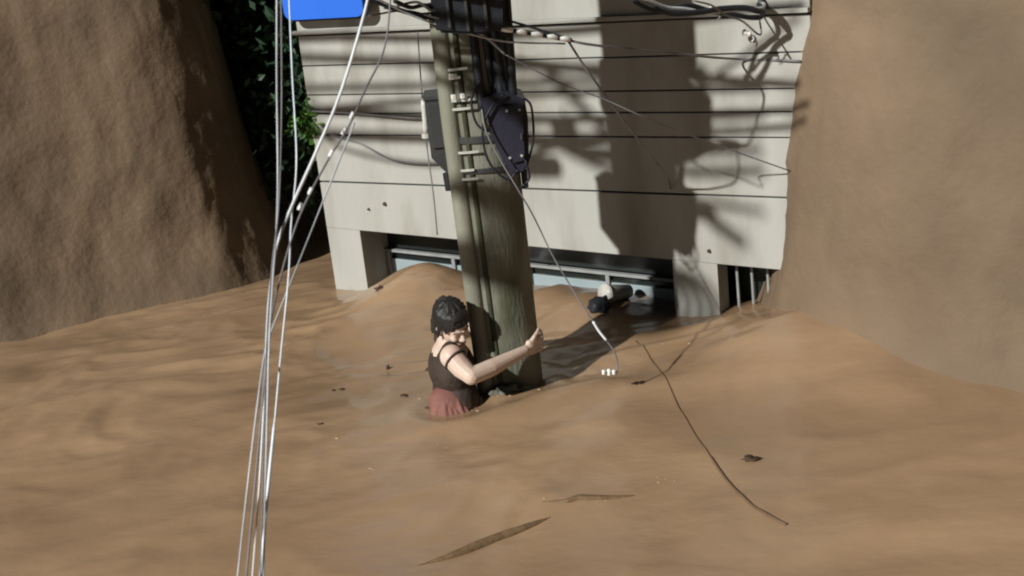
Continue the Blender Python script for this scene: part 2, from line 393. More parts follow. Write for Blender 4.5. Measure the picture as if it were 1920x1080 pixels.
# perforated lashing along the conduit edge
for k in range(16):
    z = .16+k*.052
    th = -36+10*(1.3-z)/1.3
    bm = bmesh.new(); box(bm, pc(th-7, PR+.010, z), (.014, .010, .012), R_(th), .002); obj('clip', bm, M_conduit, pole)
def band(z, t0, t1, h=.012, r=PR+.006, tilt=0.0, m=M_strap, name='strap'):
    bm = bmesh.new(); n = max(4, int((t1-t0)/6)); V0 = []
    for i in range(n+1):
        th = t0+(t1-t0)*i/n; zz = z+tilt*(i/n-.5)
        V0.append([bm.verts.new(pc(th, rr, zz+dz)) for rr, dz in ((r, -h/2), (r+.005, -h/2), (r+.005, h/2), (r, h/2))])
    for i in range(n):
        for k in range(4): bm.faces.new((V0[i][k], V0[i][(k+1)%4], V0[i+1][(k+1)%4], V0[i+1][k]))
    bm.faces.new(V0[0]); bm.faces.new(V0[-1][::-1])
    return obj(name, bm, m, pole)
for px0, px1, y in ((842,880,129), (843,868,146), (848,892,187), (852,890,203), (858,900,285), (864,893,319), (866,900,335)):
    zc = at((px0+px1)/2, y, 5.67).z
    x0, x1 = at(px0, y, 5.67).x, at(px1, y, 5.67).x
    th0 = math.degrees(math.asin(max(-.98, (x0-POLE.x)/PR))); th1 = math.degrees(math.asin(min(.98, (x1-POLE.x)/PR)))
    band(zc, th0, th1, .011, PR+.016, .006)
for px, py in ((850,182), (867,180), (846,143)):
    p = at(px, py, 5.64); bm = bmesh.new(); box(bm, p, (.018, .02, .022), .3, .003); obj('buckle', bm, M_porc, pole)
band(1.20, -75, 80, .03, PR+.002, 0, M_box, 'band'); band(1.06, -75, 80, .02, PR+.002, 0, M_box, 'band')

# left junction box (bolted to the pole, hangs on its left)
def taper_box(parent, name, c, s, bot, rz, m, bev=.008):
    bm = bmesh.new(); Mx = Matrix.Translation(c) @ Matrix.Rotation(rz, 4, 'Z'); x, y, z = s[0]/2, s[1]/2, s[2]/2
    a = bot
    P = [Mx @ Vector(p) for p in [(-x+a*.75,-y*.8,-z),(x,-y*.8,-z),(x,y*.8,-z),(-x+a*.75,y*.8,-z),(-x,-y,-z+a),(x,-y,-z+a*.4),(x,y,-z+a*.4),(-x,y,-z+a)]]
    hexa(bm, P, 0)
    P2 = [Mx @ Vector(p) for p in [(-x,-y,-z+a+.001),(x,-y,-z+a*.4+.001),(x,y,-z+a*.4+.001),(-x,y,-z+a+.001),(-x,-y,z),(x,-y,z),(x,y,z),(-x,y,z)]]
    hexa(bm, P2, bev*0)
    bmesh.ops.remove_doubles(bm, verts=bm.verts, dist=.002)
    return obj(name, bm, m, parent)
jb = thing('junction_box', 'dark grey cable box with tapered bottom strapped to the left of the pole', 'junction box', (-.26, 5.84, 1.0))
taper_box(jb, 'casing', Vector((-.238, 5.84, 1.19)), (.112, .20, .385), .13, 0, M_box)
bm = bmesh.new(); box(bm, Vector((-.238, 5.733, 1.27)), (.092, .012, .20), 0, .003); obj('door', bm, M_box, jb)
bm = bmesh.new(); box(bm, Vector((-.238, 5.84, 1.392)), (.124, .215, .018), 0, .003); obj('lid', bm, M_box, jb)
bm = bmesh.new(); tube(bm, [Vector((-.232, 5.80, .96)), Vector((-.236, 5.80, 1.04))], .02, 8); obj('gland', bm, M_black, jb)
# pale insulator rod left of it
pr = thing('insulator_rod', 'small upright white insulator rod beside the grey box left of the pole', 'insulator', tuple(at(797, 250, 5.8)))
a, b = at(794, 188, 5.8), at(799, 250, 5.8)
bm = bmesh.new(); tube(bm, [a.lerp(b, t/6) for t in range(7)], [.012,.014,.012,.013,.012,.015,.012], 10); obj('rod', bm, M_pale, pr, True)
bm = bmesh.new(); tube(bm, [a+Vector((-.005,0,0)), a+Vector((.06,.01,.012))], .008, 8); obj('arm', bm, M_pale, pr)
bm = bmesh.new(); tube(bm, [b, b+Vector((0,0,-.02))], .021, 10); obj('cap', bm, M_pale, pr)
# right control box, blue-black
rb = thing('control_box', 'blue-black steel control box mounted on the right of the pole below the cable bundle', 'control box', (.09, 5.76, 1.0))
hb = bmesh.new()
def poly_prism(bm, fr, Y0, Y1):
    A = [bm.verts.new(at(px, py, Y0)) for px, py in fr]; 
    B = [bm.verts.new(v.co + Vector((0, Y1-Y0, 0))) for v in A]
    bm.faces.new(A); bm.faces.new(B[::-1]); n = len(A)
    for i in range(n): bm.faces.new((A[i], B[i], B[(i+1)%n], A[(i+1)%n]))
poly_prism(hb, [(900,186), (946,172), (984,186), (990,222), (992,300), (984,322), (958,330), (930,275)], 5.62, 5.90)
bmesh.ops.bevel(hb, geom=list(hb.edges), offset=.006, segments=2, affect='EDGES')
obj('casing', hb, M_boxb, rb)
bm = bmesh.new(); poly_prism(bm, [(940,200), (980,196), (984,300), (962,306)], 5.605, 5.618); obj('door', bm, M_boxb, rb)
bm = bmesh.new(); tube(bm, [at(978,250,5.60), at(978,262,5.60)], .006, 6); obj('latch', bm, M_box, rb)
for dx in (0, .05):
    bm = bmesh.new(); tube(bm, [Vector((.06+dx, 5.78, .94)), Vector((.06+dx, 5.78, 1.02))], .015, 8); obj('gland', bm, M_black, rb)

for i, pp in enumerate(([(946,176),(925,196),(905,240),(915,300),(950,336),(972,318)], [(985,300),(992,335),(970,352),(950,330)], [(900,150),(884,190),(896,235),(930,250)], [(980,182),(996,200),(1000,260),(988,310)])):
    bm = bmesh.new(); tube(bm, smooth_path([at(x, y, 5.60+.012*i) for x, y in pp], 7), .0055, 7); obj('loose_cable', bm, M_black, rb, True)
for px, py in ((950,208),(974,206),(956,296),(978,292)):
    bm = bmesh.new(); tube(bm, [at(px,py,5.598), at(px,py,5.606)], .006, 8); obj('bolt', bm, M_strap, rb)
# vertical black cable bundle and splice case high on the pole
cb = thing('cable_bundle', 'thick black bundle of cables running down the right side of the pole top', 'cable bundle', (.04, 5.80, 1.35))
for i in range(9):
    x = -.035+.017*i; y = 5.66+.02*((i*5)%4)
    pts = smooth_path([Vector((x+.012*math.sin(z*3+i), y+.02*math.sin(z*4+i*2), z)) for z in (1.33, 1.5, 1.7, 1.9, 2.2, 2.5)], 6)
    bm = bmesh.new(); tube(bm, pts, .019+.004*((i*3)%3), 8); obj('cable', bm, M_black, cb, True)
tc = thing('splice_case', 'large black cable splice case hanging high on the pole at the frame top', 'splice case', (-.05, 5.74, 1.66))
bm = bmesh.new(); poly_prism(bm, [(806,-70), (808,42), (822,62), (905,66), (948,50), (950,-70)], 5.42, 5.95)
bmesh.ops.bevel(bm, geom=list(bm.edges), offset=.012, segments=2, affect='EDGES'); obj('casing', bm, M_black, tc)
bm = bmesh.new(); poly_prism(bm, [(930,30), (952,26), (954,70), (946,72), (934,66)], 5.62, 5.78); obj('bracket', bm, M_black, tc)
for k in range(3):
    bm = bmesh.new(); box(bm, at(840+35*k, 20+6*(k%2), 5.410), (.012, .012, .14), 0, .002); obj('rib', bm, M_box, tc)
# transformer high above, out of the top of the frame; its shadow falls on the wall
tr = thing('transformer', 'grey oil transformer hung high on the far side of the pole', 'transformer', (.16, 5.72, 2.1))
bm = bmesh.new(); tube(bm, [Vector((.13, 5.70, 1.98)), Vector((.13, 5.70, 2.0)), Vector((.13, 5.70, 2.62)), Vector((.13, 5.70, 2.66))], [.10, .125, .125, .09], 24); obj('tank', bm, M_box, tr, True)
bm = bmesh.new(); box(bm, Vector((.02, 5.78, 2.3)), (.16, .05, .06)); obj('hanger', bm, M_box, tr)

# ------------------------------------------------------------------ wires
def wire(name, pts, r, m, label, cat='wire', group=None, n=8, jit=0.0):
    P = smooth_path(pts, n)
    if jit:
        P = [p+Vector((noise.noise(p*5)*jit, 0, noise.noise(p*6+Vector((3,1,2)))*jit)) for p in P]
    if isinstance(r, list): r = (r+[r[-1]]*len(P))[:len(P)]
    bm = bmesh.new(); tube(bm, P, r, 6)
    return tag(obj(name, bm, m, None, True), label, cat, group)
G1 = 'overhead wires left of the pole'
def near(pp, y0, y1):
    n = len(pp)-1
    return [at(x, y, (y0+(y1-y0)*k/n)*.66) for k, (x, y) in enumerate(pp)]
wire('overhead_wire', near([(700,-60),(684,22),(640,170),(594,282),(548,385),(521,455),(506,545),(499,650),(493,790),(484,940),(468,1150)], 3.3, 2.5), [.0025]*40+[.0018]*16+[.0013]*30, M_wirelight, 'brightest white wire running from the blue sign down to the left', group=G1)
wire('overhead_wire', near([(735,-40),(722,85),(684,170),(655,235),(617,297),(573,380),(546,450),(520,545),(502,640),(490,780),(476,930),(455,1150)], 3.3, 2.5), .0016, M_wiremid, 'thin grey wire with white clips beside the brightest wire', group=G1)
for px, py, Y in ((657,222,3.07), (642,252,3.03), (618,293,3.0), (579,364,2.9), (560,393,2.88)):
    p = at(px, py, Y*.66); q = at(px+6, py-12, Y*.66)
    bm = bmesh.new(); tube(bm, [p, q], .0030, 8)
    tag(obj('wire_clip', bm, M_wirelight), {657:'topmost white clip on the thin grey wire',642:'second white clip from the top on the thin grey wire',618:'white clip on the grey wire in front of the white wall edge',579:'white clip on the grey wire over the dark alley',560:'lowest white clip on the thin grey wire'}[px], 'wire clip', 'white clips on the thin grey wire')
wire('overhead_wire', near([(665,230),(608,372),(575,455),(541,540),(505,632),(492,690),(468,880),(438,1150)], 3.4, 2.5), .0015, M_wire, 'pale wire crossing the wall corner and slanting down left', group=G1)
wire('overhead_wire', near([(519,-30),(519,150),(521,330),(518,440),(512,520),(505,640),(499,860),(492,1150)], 3.2, 2.5), .0015, M_wire, 'upright pale wire in front of the dark alley, at its left edge', group=G1)
wire('overhead_wire', near([(541,-30),(548,140),(556,300),(546,420),(541,520),(527,660),(515,790),(503,910),(492,1040),(484,1150)], 3.2, 2.5), [.0013]*49+[.0025]*24, M_wireblue, 'long pale wire hanging from the alley down over the water at left, thicker below', group=G1)
wire('overhead_wire', near([(527,-20),(528,200),(523,380),(510,500),(500,640),(494,860),(486,1150)], 3.0, 2.5), .0011, M_wiremid, 'dull grey upright wire between the two pale upright wires', group=G1)
# bundle across the pole
G2 = 'cables across the top of the pole'
tw = thing('twisted_cable', 'dark messenger cable wrapped with white sleeves running right from the pole', 'cable', tuple(at(900,50,5.5)))
Pm = smooth_path([at(640,-20,5.3), at(760,22,5.4), at(830,38,5.45), at(905,50,5.5), at(1000,63,5.5), at(1072,76,5.5)], 14)
bm = bmesh.new(); tube(bm, Pm, .010, 8); obj('core', bm, M_black, tw, True)
for (x0, x1) in ((826,846),(850,872),(880,902),(908,926),(940,962),(968,988),(996,1018),(1026,1046),(1050,1070)):
    def my(x): return 37+ (x-826)*.158
    a, b = at(x0, my(x0), 5.478), at(x1, my(x1)-1, 5.478)
    bm = bmesh.new(); tube(bm, [a, a.lerp(b,.5)+Vector((0,0,.002)), b], [.008,.012,.008], 8); obj('sleeve', bm, M_porc if x0 > 905 else M_wire, tw, True)
wire('messenger_cable', [at(1060,74,5.5), at(1110,84,5.5), at(1230,97,5.7), at(1330,107,5.9), W(2.66,1.35,.03), W(2.95,1.33,.01)], .0060, M_wiremid, 'grey cable running right across the brown shadow on the wall', 'cable', G2)
wire('messenger_cable', [at(855,42,5.5), at(905,66,5.52), at(946,101,5.55)], .0048, M_wire, 'short pale cable dropping across the black bundle', 'cable', G2)
wire('messenger_cable', [at(700,-5,5.3), at(780,32,5.4), at(860,58,5.45), at(950,78,5.5), at(1060,82,5.52)], .0045, M_wire, 'pale cable just under the white-sleeved cable', 'cable', G2)
wire('messenger_cable', [at(720,14,5.35), at(780,26,5.4), at(850,22,5.45), at(935,34,5.5), at(1065,72,5.5)], .0055, M_black, 'black cable above the white-sleeved cable', 'cable', G2)
wire('messenger_cable', [at(690,30,5.3), at(760,20,5.4), at(820,34,5.42), at(870,40,5.5)], .0045, M_wiremid, 'grey cable looping just left of the pole top', 'cable', G2)
wire('messenger_cable', [at(740,2,5.3), at(770,14,5.4), at(800,10,5.42), at(840,26,5.5)], .009, M_black, 'thick black cable at the frame top left of the pole', 'cable', G2)
wire('messenger_cable', [at(742,12,5.35), at(782,4,5.4), at(812,20,5.42), at(850,14,5.5)], .006, M_wiremid, 'tangled grey cable beside the splice case', 'cable', G2)
wire('stay_wire', [at(1066,78,5.5), at(1100,130,5.55), at(1160,213,5.7), at(1215,285,6.0), at(1250,328,6.25), W(2.245,.70,.005)], .0050, M_wiremid, 'grey stay wire slanting down right over the brown wall shadow', 'wire', None)
wire('drop_wire', [at(945,101,5.55), at(1000,130,5.6), at(1060,160,5.6), at(1130,185,5.6), at(1200,216,5.6), at(1300,256,5.85), W(2.9,.80,.012)], .0032, M_wiremid, 'thin drop wire from the pole crossing the wall to the right', 'wire', None)
wire('shadow_line_cable', [W(-.03,1.115,.03), W(.35,1.095,.025), W(.74,1.07,.03), W(.83,1.09,.02)], .006, M_wiremid, 'grey cable added along a shadow line on the wall left of the pole, upper one', 'cable', 'cables added for shadow lines on the house wall')  # these grey cables are laid in for cable shadow lines on the wall
wire('shadow_line_cable', [at(783,60,6.9), at(790,160,6.9), at(800,270,6.92), at(812,360,6.95), at(820,440,7.0)], .004, M_wiremid, 'thin grey cable added upright for a shadow line on the wall just left of the pole', 'cable', 'cables added for shadow lines on the house wall')
wire('shadow_line_cable', [W(.10,.975,.02), W(.30,.93,.025), W(.55,.83,.03), W(.85,.815,.025), W(1.05,.86,.02)], .006, M_wiremid, 'grey cable added along a sagging shadow line on the wall left of the pole', 'cable', 'cables added for shadow lines on the house wall')
# dark jumble top right
for i, (pp, r, m_, lb) in enumerate([
    ([(1190,4),(1240,18),(1300,12),(1360,28),(1430,36)], .012, M_black, 'thick black cable at the top right above the wall'),
    ([(1205,-4),(1260,12),(1330,22),(1430,20)], .008, M_wire, 'pale cable among the black cables at the top right'),
    ([(1230,14),(1290,24),(1350,16),(1430,26)], .014, M_black, 'lower thick black cable at the top right'),
    ([(1300,2),(1345,18),(1385,40),(1430,66)], .0045, M_wiremid, 'thin grey cable curling down at the top right corner')]):
    wire('roadside_cable', [at(x, y, 5.7+.25*(k/3)) for k, (x, y) in enumerate(pp)] + [W(2.76, 1.66-.03*i, .012)], r, m_, lb, 'cable', 'cables at the top right', jit=.02)
for px, py, lb in ((1337,19,'small white spool insulator on the black cables at top right'), (1400,62,'small white spool insulator hanging at the top right corner')):
    t_ = thing('spool_insulator', lb, 'insulator', tuple(at(px,py,6.0)), 'spool insulators at the top right')
    p = at(px, py, 6.0); bm = bmesh.new(); tube(bm, [p+Vector((-.018,0,.006)), p+Vector((-.01,0,.004)), p, p+Vector((.01,0,-.004)), p+Vector((.018,0,-.006))], [.012,.016,.007,.016,.012], 12); obj('spool', bm, M_porc, t_, True)
    bm = bmesh.new(); tube(bm, smooth_path([p+Vector((.02,0,-.01)), p+Vector((.032,0,-.03)), p+Vector((.02,0,-.042))], 5), .004, 6); obj('hook', bm, M_wire, t_, True)
# hanging wire in front of the pole with three porcelain beads at its end
hw = thing('hanging_wire', 'thin loose wire hanging from the pole ending in three white beads above the water', 'wire', tuple(at(1150,690,5.4)))
Ph = smooth_path([at(903,205,5.6), at(912,248,5.58), at(938,300,5.56), at(968,350,5.54), at(1000,405,5.5), at(1033,473,5.46), at(1066,530,5.44), at(1100,585,5.42), at(1134,634,5.41), at(1152,660,5.4), at(1158,684,5.4), at(1156,702,5.4)], 8)
bm = bmesh.new(); tube(bm, Ph, .0036, 6); obj('strand', bm, M_wiremid, hw, True)
bm = bmesh.new(); tube(bm, smooth_path([at(1112,603,5.405), at(1124,622,5.405), at(1137,638,5.403)], 6), .0062, 6); obj('sleeve', bm, M_wirelight, hw, True)
for i, (px, py, h) in enumerate(((1132,698,.011), (1142,698,.016), (1151,698,.011))):
    p = at(px, py, 5.39); bm = bmesh.new()
    tube(bm, [p+Vector((0,0,-h)), p+Vector((0,0,-h*.7)), p, p+Vector((0,0,h*.7)), p+Vector((0,0,h))], [.004,.0095,.0065,.0095,.004], 12); obj('bead', bm, M_porc, hw, True)
bm = bmesh.new(); tube(bm, [at(1128,697,5.39), at(1157,700,5.39)], .0022, 6); obj('pin', bm, M_wiremid, hw)

# overhead lines above the frame (their shadows draw the stripes on the house wall)
def back(S, s): return S - Vector((LD.x, LD.y, LD.z))*(s/math.hypot(LD.x, LD.y))
GS = 'power lines overhead above the frame'
def overhead(sh, s, r, lb):
    sh = [q for q in sh if -.45 < q[0] < 2.95]
    pts = [back(W(u, z), s) for u, z in sh]
    pts = [pts[0]-LD*3.2, pts[0]-LD*1.2] + pts + [pts[-1]-LD*1.2, pts[-1]-LD*3.2]
    wire('power_line', pts, r, M_black, lb, 'power line', GS, n=10)
S = [
 ([(-1.6,2.9),(-.5,1.5),(.0,1.24),(1.6,1.25),(2.4,1.27),(3.0,1.8),(4,3.2)], 2.3, .012),
 ([(-1.6,3.0),(-.5,1.7),(.0,1.42),(1.6,1.33),(2.4,1.30),(3.0,1.8),(4,3.2)], 2.3, .016),
 ([(-1.6,2.9),(-.5,1.4),(.0,1.12),(1.0,1.17),(2.0,1.20),(2.7,1.20),(3.0,1.8),(4,3.2)], 1.95, .010),
 ([(-1.6,2.9),(-.5,1.4),(.0,1.12),(1.2,1.06),(2.0,1.06),(2.7,1.08),(3.0,1.7),(4,3.2)], 2.1, .014),
 ([(-1.6,2.9),(-.5,1.3),(.0,.985),(1.2,.955),(2.3,.99),(2.7,1.0),(3.0,1.6),(4,3.2)], 2.5, .012),
 ([(-1.6,2.9),(-.5,1.7),(.9,1.0),(1.8,.90),(2.3,.89),(2.7,.905),(3.0,1.5),(4,3.2)], 2.7, .014),
 ([(.9,1.3),(1.5,.95),(2.2,.80),(2.7,.80),(3.0,1.4),(4,3.2)], 2.9, .016),
 ([(1.2,1.1),(1.9,.78),(2.3,.66),(2.7,.60),(3.0,.9),(4,3.0)], 3.1, .012),
 ([(1.6,1.3),(2.1,.80),(2.4,.58),(2.6,.44),(3.0,.2)], 3.2, .020),
]
S += [
 ([(-.3,1.53),(.3,1.525),(1.0,1.50),(2.0,1.52),(2.9,1.58)], 1.7, .014),
 ([(-.3,1.12),(.1,1.10),(.7,1.065),(1.4,1.05),(2.9,1.10)], 1.6, .010),
 ([(-.3,1.0),(.1,.955),(.9,.935),(1.6,.93),(2.9,1.02)], 1.75, .010),
 ([(-.3,1.30),(.05,.95),(.38,.84),(.85,.80),(1.4,.86),(2.2,1.1),(2.9,1.5)], 2.0, .008),
 ([(1.2,1.4),(1.9,1.30),(2.4,1.26),(2.9,1.22)], 1.7, .013)]
LB = ['upper grey-stripe','middle grey-stripe','lower grey-stripe','slackest','short right-hand'][:0] + ['topmost','second','third','fourth','fifth','sixth','seventh','eighth','lowest','nearest','slightly bowed','evenly sagging','slackest','short right-hand']
for (sh, s, r), lb in zip(S, LB): overhead(sh, s, r*1.55, f'{lb} black power line passing overhead in front of the house')
# two more whose shadows cross the water in the foreground
def overw(pp, s, r, lb):
    wire('power_line', [back(gnd(x, y, .0), s) for x, y in pp], r, M_black, lb, 'power line', GS, n=10)
coil = thing('shade_loops', 'unseen black loops added overhead to shade the pillar and window', 'shadow caster', tuple(back(W(2.06, .12), 3.9)))  # unseen loops added out of frame to shade the pillar and window
for i in range(5):
    c = back(W(2.05+.03*i, .10), 3.9); bm = bmesh.new(); rr = .15+.03*i
    tube(bm, [c+WU*(rr*math.cos(2*math.pi*k/28))+Vector((0,0,rr*.85*math.sin(2*math.pi*k/28)))+WN*(.02*i) for k in range(29)], .022, 8, False)
    obj('loop', bm, M_black, coil, True)
# unseen capsules added out of frame, casting the dark patches beside the pole shadow
for (u, z, du, dz) in ((1.50,.80,.12,.055), (1.66,.98,.07,.08), (2.42,.575,.06,.03), (2.1,1.34,.16,.06)):
    c = back(W(u, z), 2.35)
    cl = thing('patch_caster', {1.5:'longest unseen black capsule added overhead for a shadow patch',1.66:'short unseen black capsule added overhead for a shadow patch',2.42:'smallest unseen black capsule added overhead for a shadow patch',2.1:'thick unseen black capsule added for shade over the right of the house'}[u], 'splice closure', tuple(c), 'unseen shadow casters by the overhead lines')
    bm = bmesh.new(); tube(bm, [c-WU*du, c-WU*du*.8, c+WU*du*.8, c+WU*du], [dz*.5, dz, dz, dz*.5], 14); obj('shell', bm, M_black, cl, True)
    bm = bmesh.new(); tube(bm, [c+Vector((0,0,dz*.9)), c+Vector((0,0,dz+.05))], .01, 6); obj('hanger', bm, M_black, cl)

# ------------------------------------------------------------------ alley: dark wall and trees
bm = bmesh.new()
for i in range(1): box(bm, Vector((-1.4, 11.6, .6)), (5.6, .3, 4.4), R_(-6))
tag(obj('lane_wall', bm, M_lane), 'dark wall closing the far end of the narrow alley left of the house', 'wall')
def tree(c, h, rx, ry, n, leaf, lm, label, seed, zlo=.3, group=None):
    rnd = random.Random(seed)
    t = thing('leafy_tree', label, 'tree', tuple(c), group)
    bm = bmesh.new(); P = smooth_path([c+Vector((0,0,-.8)), c+Vector((.04,0,h*.3)), c+Vector((-.03,.03,h*.7)), c+Vector((.02,0,h*.95))], 6)
    tube(bm, P, [.05*(1-.7*i/(len(P)-1)) for i in range(len(P))], 8)
    for k in range(9):
        z = h*(.3+.06*k); a = k*2.4; s = c+Vector((0,0,z))
        tube(bm, smooth_path([s, s+Vector((math.cos(a)*rx*.4, math.sin(a)*ry*.4, .12)), s+Vector((math.cos(a)*rx*.85, math.sin(a)*ry*.85, .16))], 4), [.014,.012,.011,.01,.009,.008,.007,.006,.004], 5)
    obj('trunk', bm, M_bark, t, True)
    V = []; Fc = []
    cl = [(Vector((rnd.gauss(0, rx*.5), rnd.gauss(0, ry*.5), rnd.uniform(zlo, h))), rnd.uniform(.10, .2)) for _ in range(n//40)]
    for _ in range(n):
        q, s = rnd.choice(cl)
        p = c + q + Vector((rnd.gauss(0, s), rnd.gauss(0, s), rnd.gauss(0, s)))
        L = leaf*rnd.uniform(.6, 1.3); d = Vector((rnd.uniform(-1,1), rnd.uniform(-1,1), rnd.uniform(-1.2,.2))).normalized()
        w_ = d.cross(Vector((rnd.uniform(-1,1), rnd.uniform(-1,1), rnd.uniform(-1,1)))).normalized()*L*.28
        nn = d.cross(w_).normalized()*L*.08
        b0 = len(V); V += [p, p+d*L*.5+w_+nn, p+d*L, p+d*L*.5-w_+nn, p+d*L*.5]
        Fc += [(b0, b0+1, b0+4), (b0+1, b0+2, b0+4), (b0+2, b0+3, b0+4), (b0+3, b0, b0+4)]
    me = bpy.data.meshes.new('crown'); me.from_pydata([tuple(v) for v in V], [], Fc); me.update()
    link('crown', me, lm, t)
    return t
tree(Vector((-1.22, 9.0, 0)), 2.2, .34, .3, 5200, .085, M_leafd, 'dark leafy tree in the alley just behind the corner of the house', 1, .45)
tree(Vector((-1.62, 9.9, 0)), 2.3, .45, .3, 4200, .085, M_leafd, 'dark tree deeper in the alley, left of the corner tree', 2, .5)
# sprig of lit leaves reaching out by the wall corner
def sprig(c, n, r, leaf, mt, label, seed):
    rnd = random.Random(seed); t = thing('leafy_shrub', label, 'shrub', tuple(c))
    base = c + Vector((.05, .25, -1.1))
    bm = bmesh.new(); tube(bm, smooth_path([base, c+Vector((.02,.1,-.5)), c], 8), .008, 6); obj('stem', bm, M_bark, t, True)
    V = []; Fc = []
    for _ in range(n):
        p = c + Vector((rnd.gauss(0, r), rnd.gauss(0, r*.7), rnd.gauss(0, r*1.1)))
        L = leaf*rnd.uniform(.6, 1.3); d = Vector((rnd.uniform(-1,1), rnd.uniform(-1,.3), rnd.uniform(-1,.3))).normalized()
        w_ = d.cross(Vector((rnd.uniform(-1,1), rnd.uniform(-1,1), rnd.uniform(-1,1)))).normalized()*L*.33
        b0 = len(V); V += [p, p+d*L*.5+w_, p+d*L, p+d*L*.5-w_]; Fc += [(b0, b0+1, b0+2), (b0, b0+2, b0+3)]
    me = bpy.data.meshes.new('leaves'); me.from_pydata([tuple(v) for v in V], [], Fc); me.update(); link('leaves', me, mt, t)
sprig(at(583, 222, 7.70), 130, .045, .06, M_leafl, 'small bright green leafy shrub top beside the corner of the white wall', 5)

# ------------------------------------------------------------------ person clinging to the pole
per = thing('person', 'person with wet black hair hugging the concrete pole, waist deep in muddy water', 'person', (-.30, 5.58, 0))
def rotm(yaw, pitch, roll=0): return Matrix.Rotation(R_(yaw), 3, 'Z') @ Matrix.Rotation(R_(pitch), 3, 'X') @ Matrix.Rotation(R_(roll), 3, 'Y')
SH_R = Vector((-.300, 5.520, .262)); SH_L = Vector((-.345, 5.80, .27))
CH = Vector((-.315, 5.66, .17)); PELV = Vector((-.285, 5.58, -.20)); NECK = Vector((-.325, 5.645, .30))
HC = Vector((-.286, 5.600, .395))                 # head centre
HR = rotm(-142, -30, 12)                          # local +Y looks right-and-towards the camera, and down
HS = .93
def hp(x, y, z): return HC + HR @ Vector((x, y, z))*HS
def elh(bm, c, r_, rot): ell(bm, c, [q*HS for q in r_], rot)
bm = bmesh.new()
TR = Matrix.Rotation(math.atan2((SH_L-SH_R).y, (SH_L-SH_R).x), 3, 'Z')
ell(bm, CH, (.150, .100, .14), TR); ell(bm, CH+Vector((0,-.0,.055)), (.155,.075,.07), TR)
ell(bm, CH.lerp(PELV, .45), (.125,.088,.15), TR); ell(bm, PELV, (.150,.105,.14), TR)
caps(bm, PELV+Vector((0,-.07,-.05)), PELV+Vector((.06,-.08,-.42)), .078, .055)
caps(bm, PELV+Vector((-.02,.08,-.05)), PELV+Vector((.04,.10,-.42)), .078, .055)
caps(bm, NECK+Vector((0,0,-.05)), hp(0,-.02,-.06), .052, .048)
caps(bm, NECK+Vector((0,-.02,-.04)), SH_R+Vector((0,.01,.0)), .046, .044); caps(bm, NECK+Vector((0,.02,-.04)), SH_L, .046, .044)
# right arm (near the camera) across the front of the pole
EL_R = Vector((-.222, 5.44, .190)); WR_R = pc(25, PR+.038, .208)
ell(bm, SH_R, (.056,.056,.056)); caps(bm, SH_R, SH_R.lerp(EL_R,.5)+Vector((0,-.003,-.006)), .054, .050); caps(bm, SH_R.lerp(EL_R,.5)+Vector((0,-.003,-.006)), EL_R, .050, .040)
caps(bm, EL_R, EL_R.lerp(WR_R, .35)+Vector((0,-.006,-.002)), .041, .041); caps(bm, EL_R.lerp(WR_R, .35)+Vector((0,-.006,-.002)), WR_R, .041, .026)
# left arm behind the pole
EL_L = Vector((-.28, 6.02, .20)); WR_L = pc(185, PR+.035, .24)
caps(bm, SH_L, EL_L, .048, .036); caps(bm, EL_L, WR_L, .037, .025)
def hand(bm, th0, z0, sgn, dz):
    # palm lies along the pole surface, fingers curl on round it
    r0 = PR+.020
    for k in range(5):
        th = th0+sgn*(8+k*5.0)
        for j in (-1, 0, 1): ell(bm, pc(th, r0+.003, z0+dz*k/4*.5+j*.0215), (.017,.017,.017), sub=2)
    for f in range(4):
        zz = z0+.034-.0225*f; ln = (.9, 1.05, 1.0, .8)[f]; rr = (.0088,.0092,.0088,.0078)[f]
        T = [th0+sgn*(28+a*ln) for a in (0, 14, 25, 34)]
        O = [r0+.006, r0+.003, r0-.004, r0-.009]
        Z = [zz+dz*.5, zz+dz*.7+.004*(1.5-f)*.5, zz+dz*.8+.002*(1.5-f), zz+dz*.8]
        for q in range(3): caps(bm, pc(T[q], O[q]+.002, Z[q]), pc(T[q+1], O[q+1]+.002, Z[q+1]), rr*(1-.05*q), rr*(1-.05*(q+1)))
    t = [pc(th0+sgn*10, r0+.006, z0+.022), pc(th0+sgn*18, r0+.008, z0+.043), pc(th0+sgn*28, r0+.004, z0+.055), pc(th0+sgn*37, r0-.002, z0+.060)]
    for q in range(3): caps(bm, t[q], t[q+1], (.0125,.0108,.0095)[q], (.0108,.0095,.0085)[q])
hand(bm, 29, .210, 1, -.006); caps(bm, WR_R, pc(39, PR+.022, .210), .023, .024)
hand(bm, 182, .24, -1, .0)
# head
elh(bm, hp(0,-.012,.030), (.073,.090,.078), HR); elh(bm, hp(0,.022,-.030), (.060,.064,.080), HR)
elh(bm, hp(0,.060,-.094), (.027,.026,.020), HR); elh(bm, hp(0,.052,-.045), (.044,.042,.050), HR)
caps(bm, hp(0,.082,.008), hp(0,.100,-.030), .0075, .012); elh(bm, hp(.012,.090,-.036), (.009,.011,.008), HR); elh(bm, hp(-.012,.090,-.036), (.009,.011,.008), HR)
for s in (-1, 1):
    caps(bm, hp(s*.012,.083,.014), hp(s*.044,.070,.016), .0075, .0065)
    elh(bm, hp(s*.033,.070,-.028), (.020,.018,.018), HR); elh(bm, hp(s*.031,.072,-.001), (.0145,.0115,.0105), HR)
    elh(bm, hp(s*.073,-.006,-.014), (.009,.018,.030), HR @ Matrix.Rotation(R_(s*20), 3, 'Z'))
caps(bm, hp(-.018,.086,-.062), hp(.018,.086,-.062), .0075, .0075); caps(bm, hp(-.014,.084,-.071), hp(.014,.084,-.071), .0075, .0075)
remesh(bm, .0042, 'body', M_skin, per, 3, .5)
bm = bmesh.new()
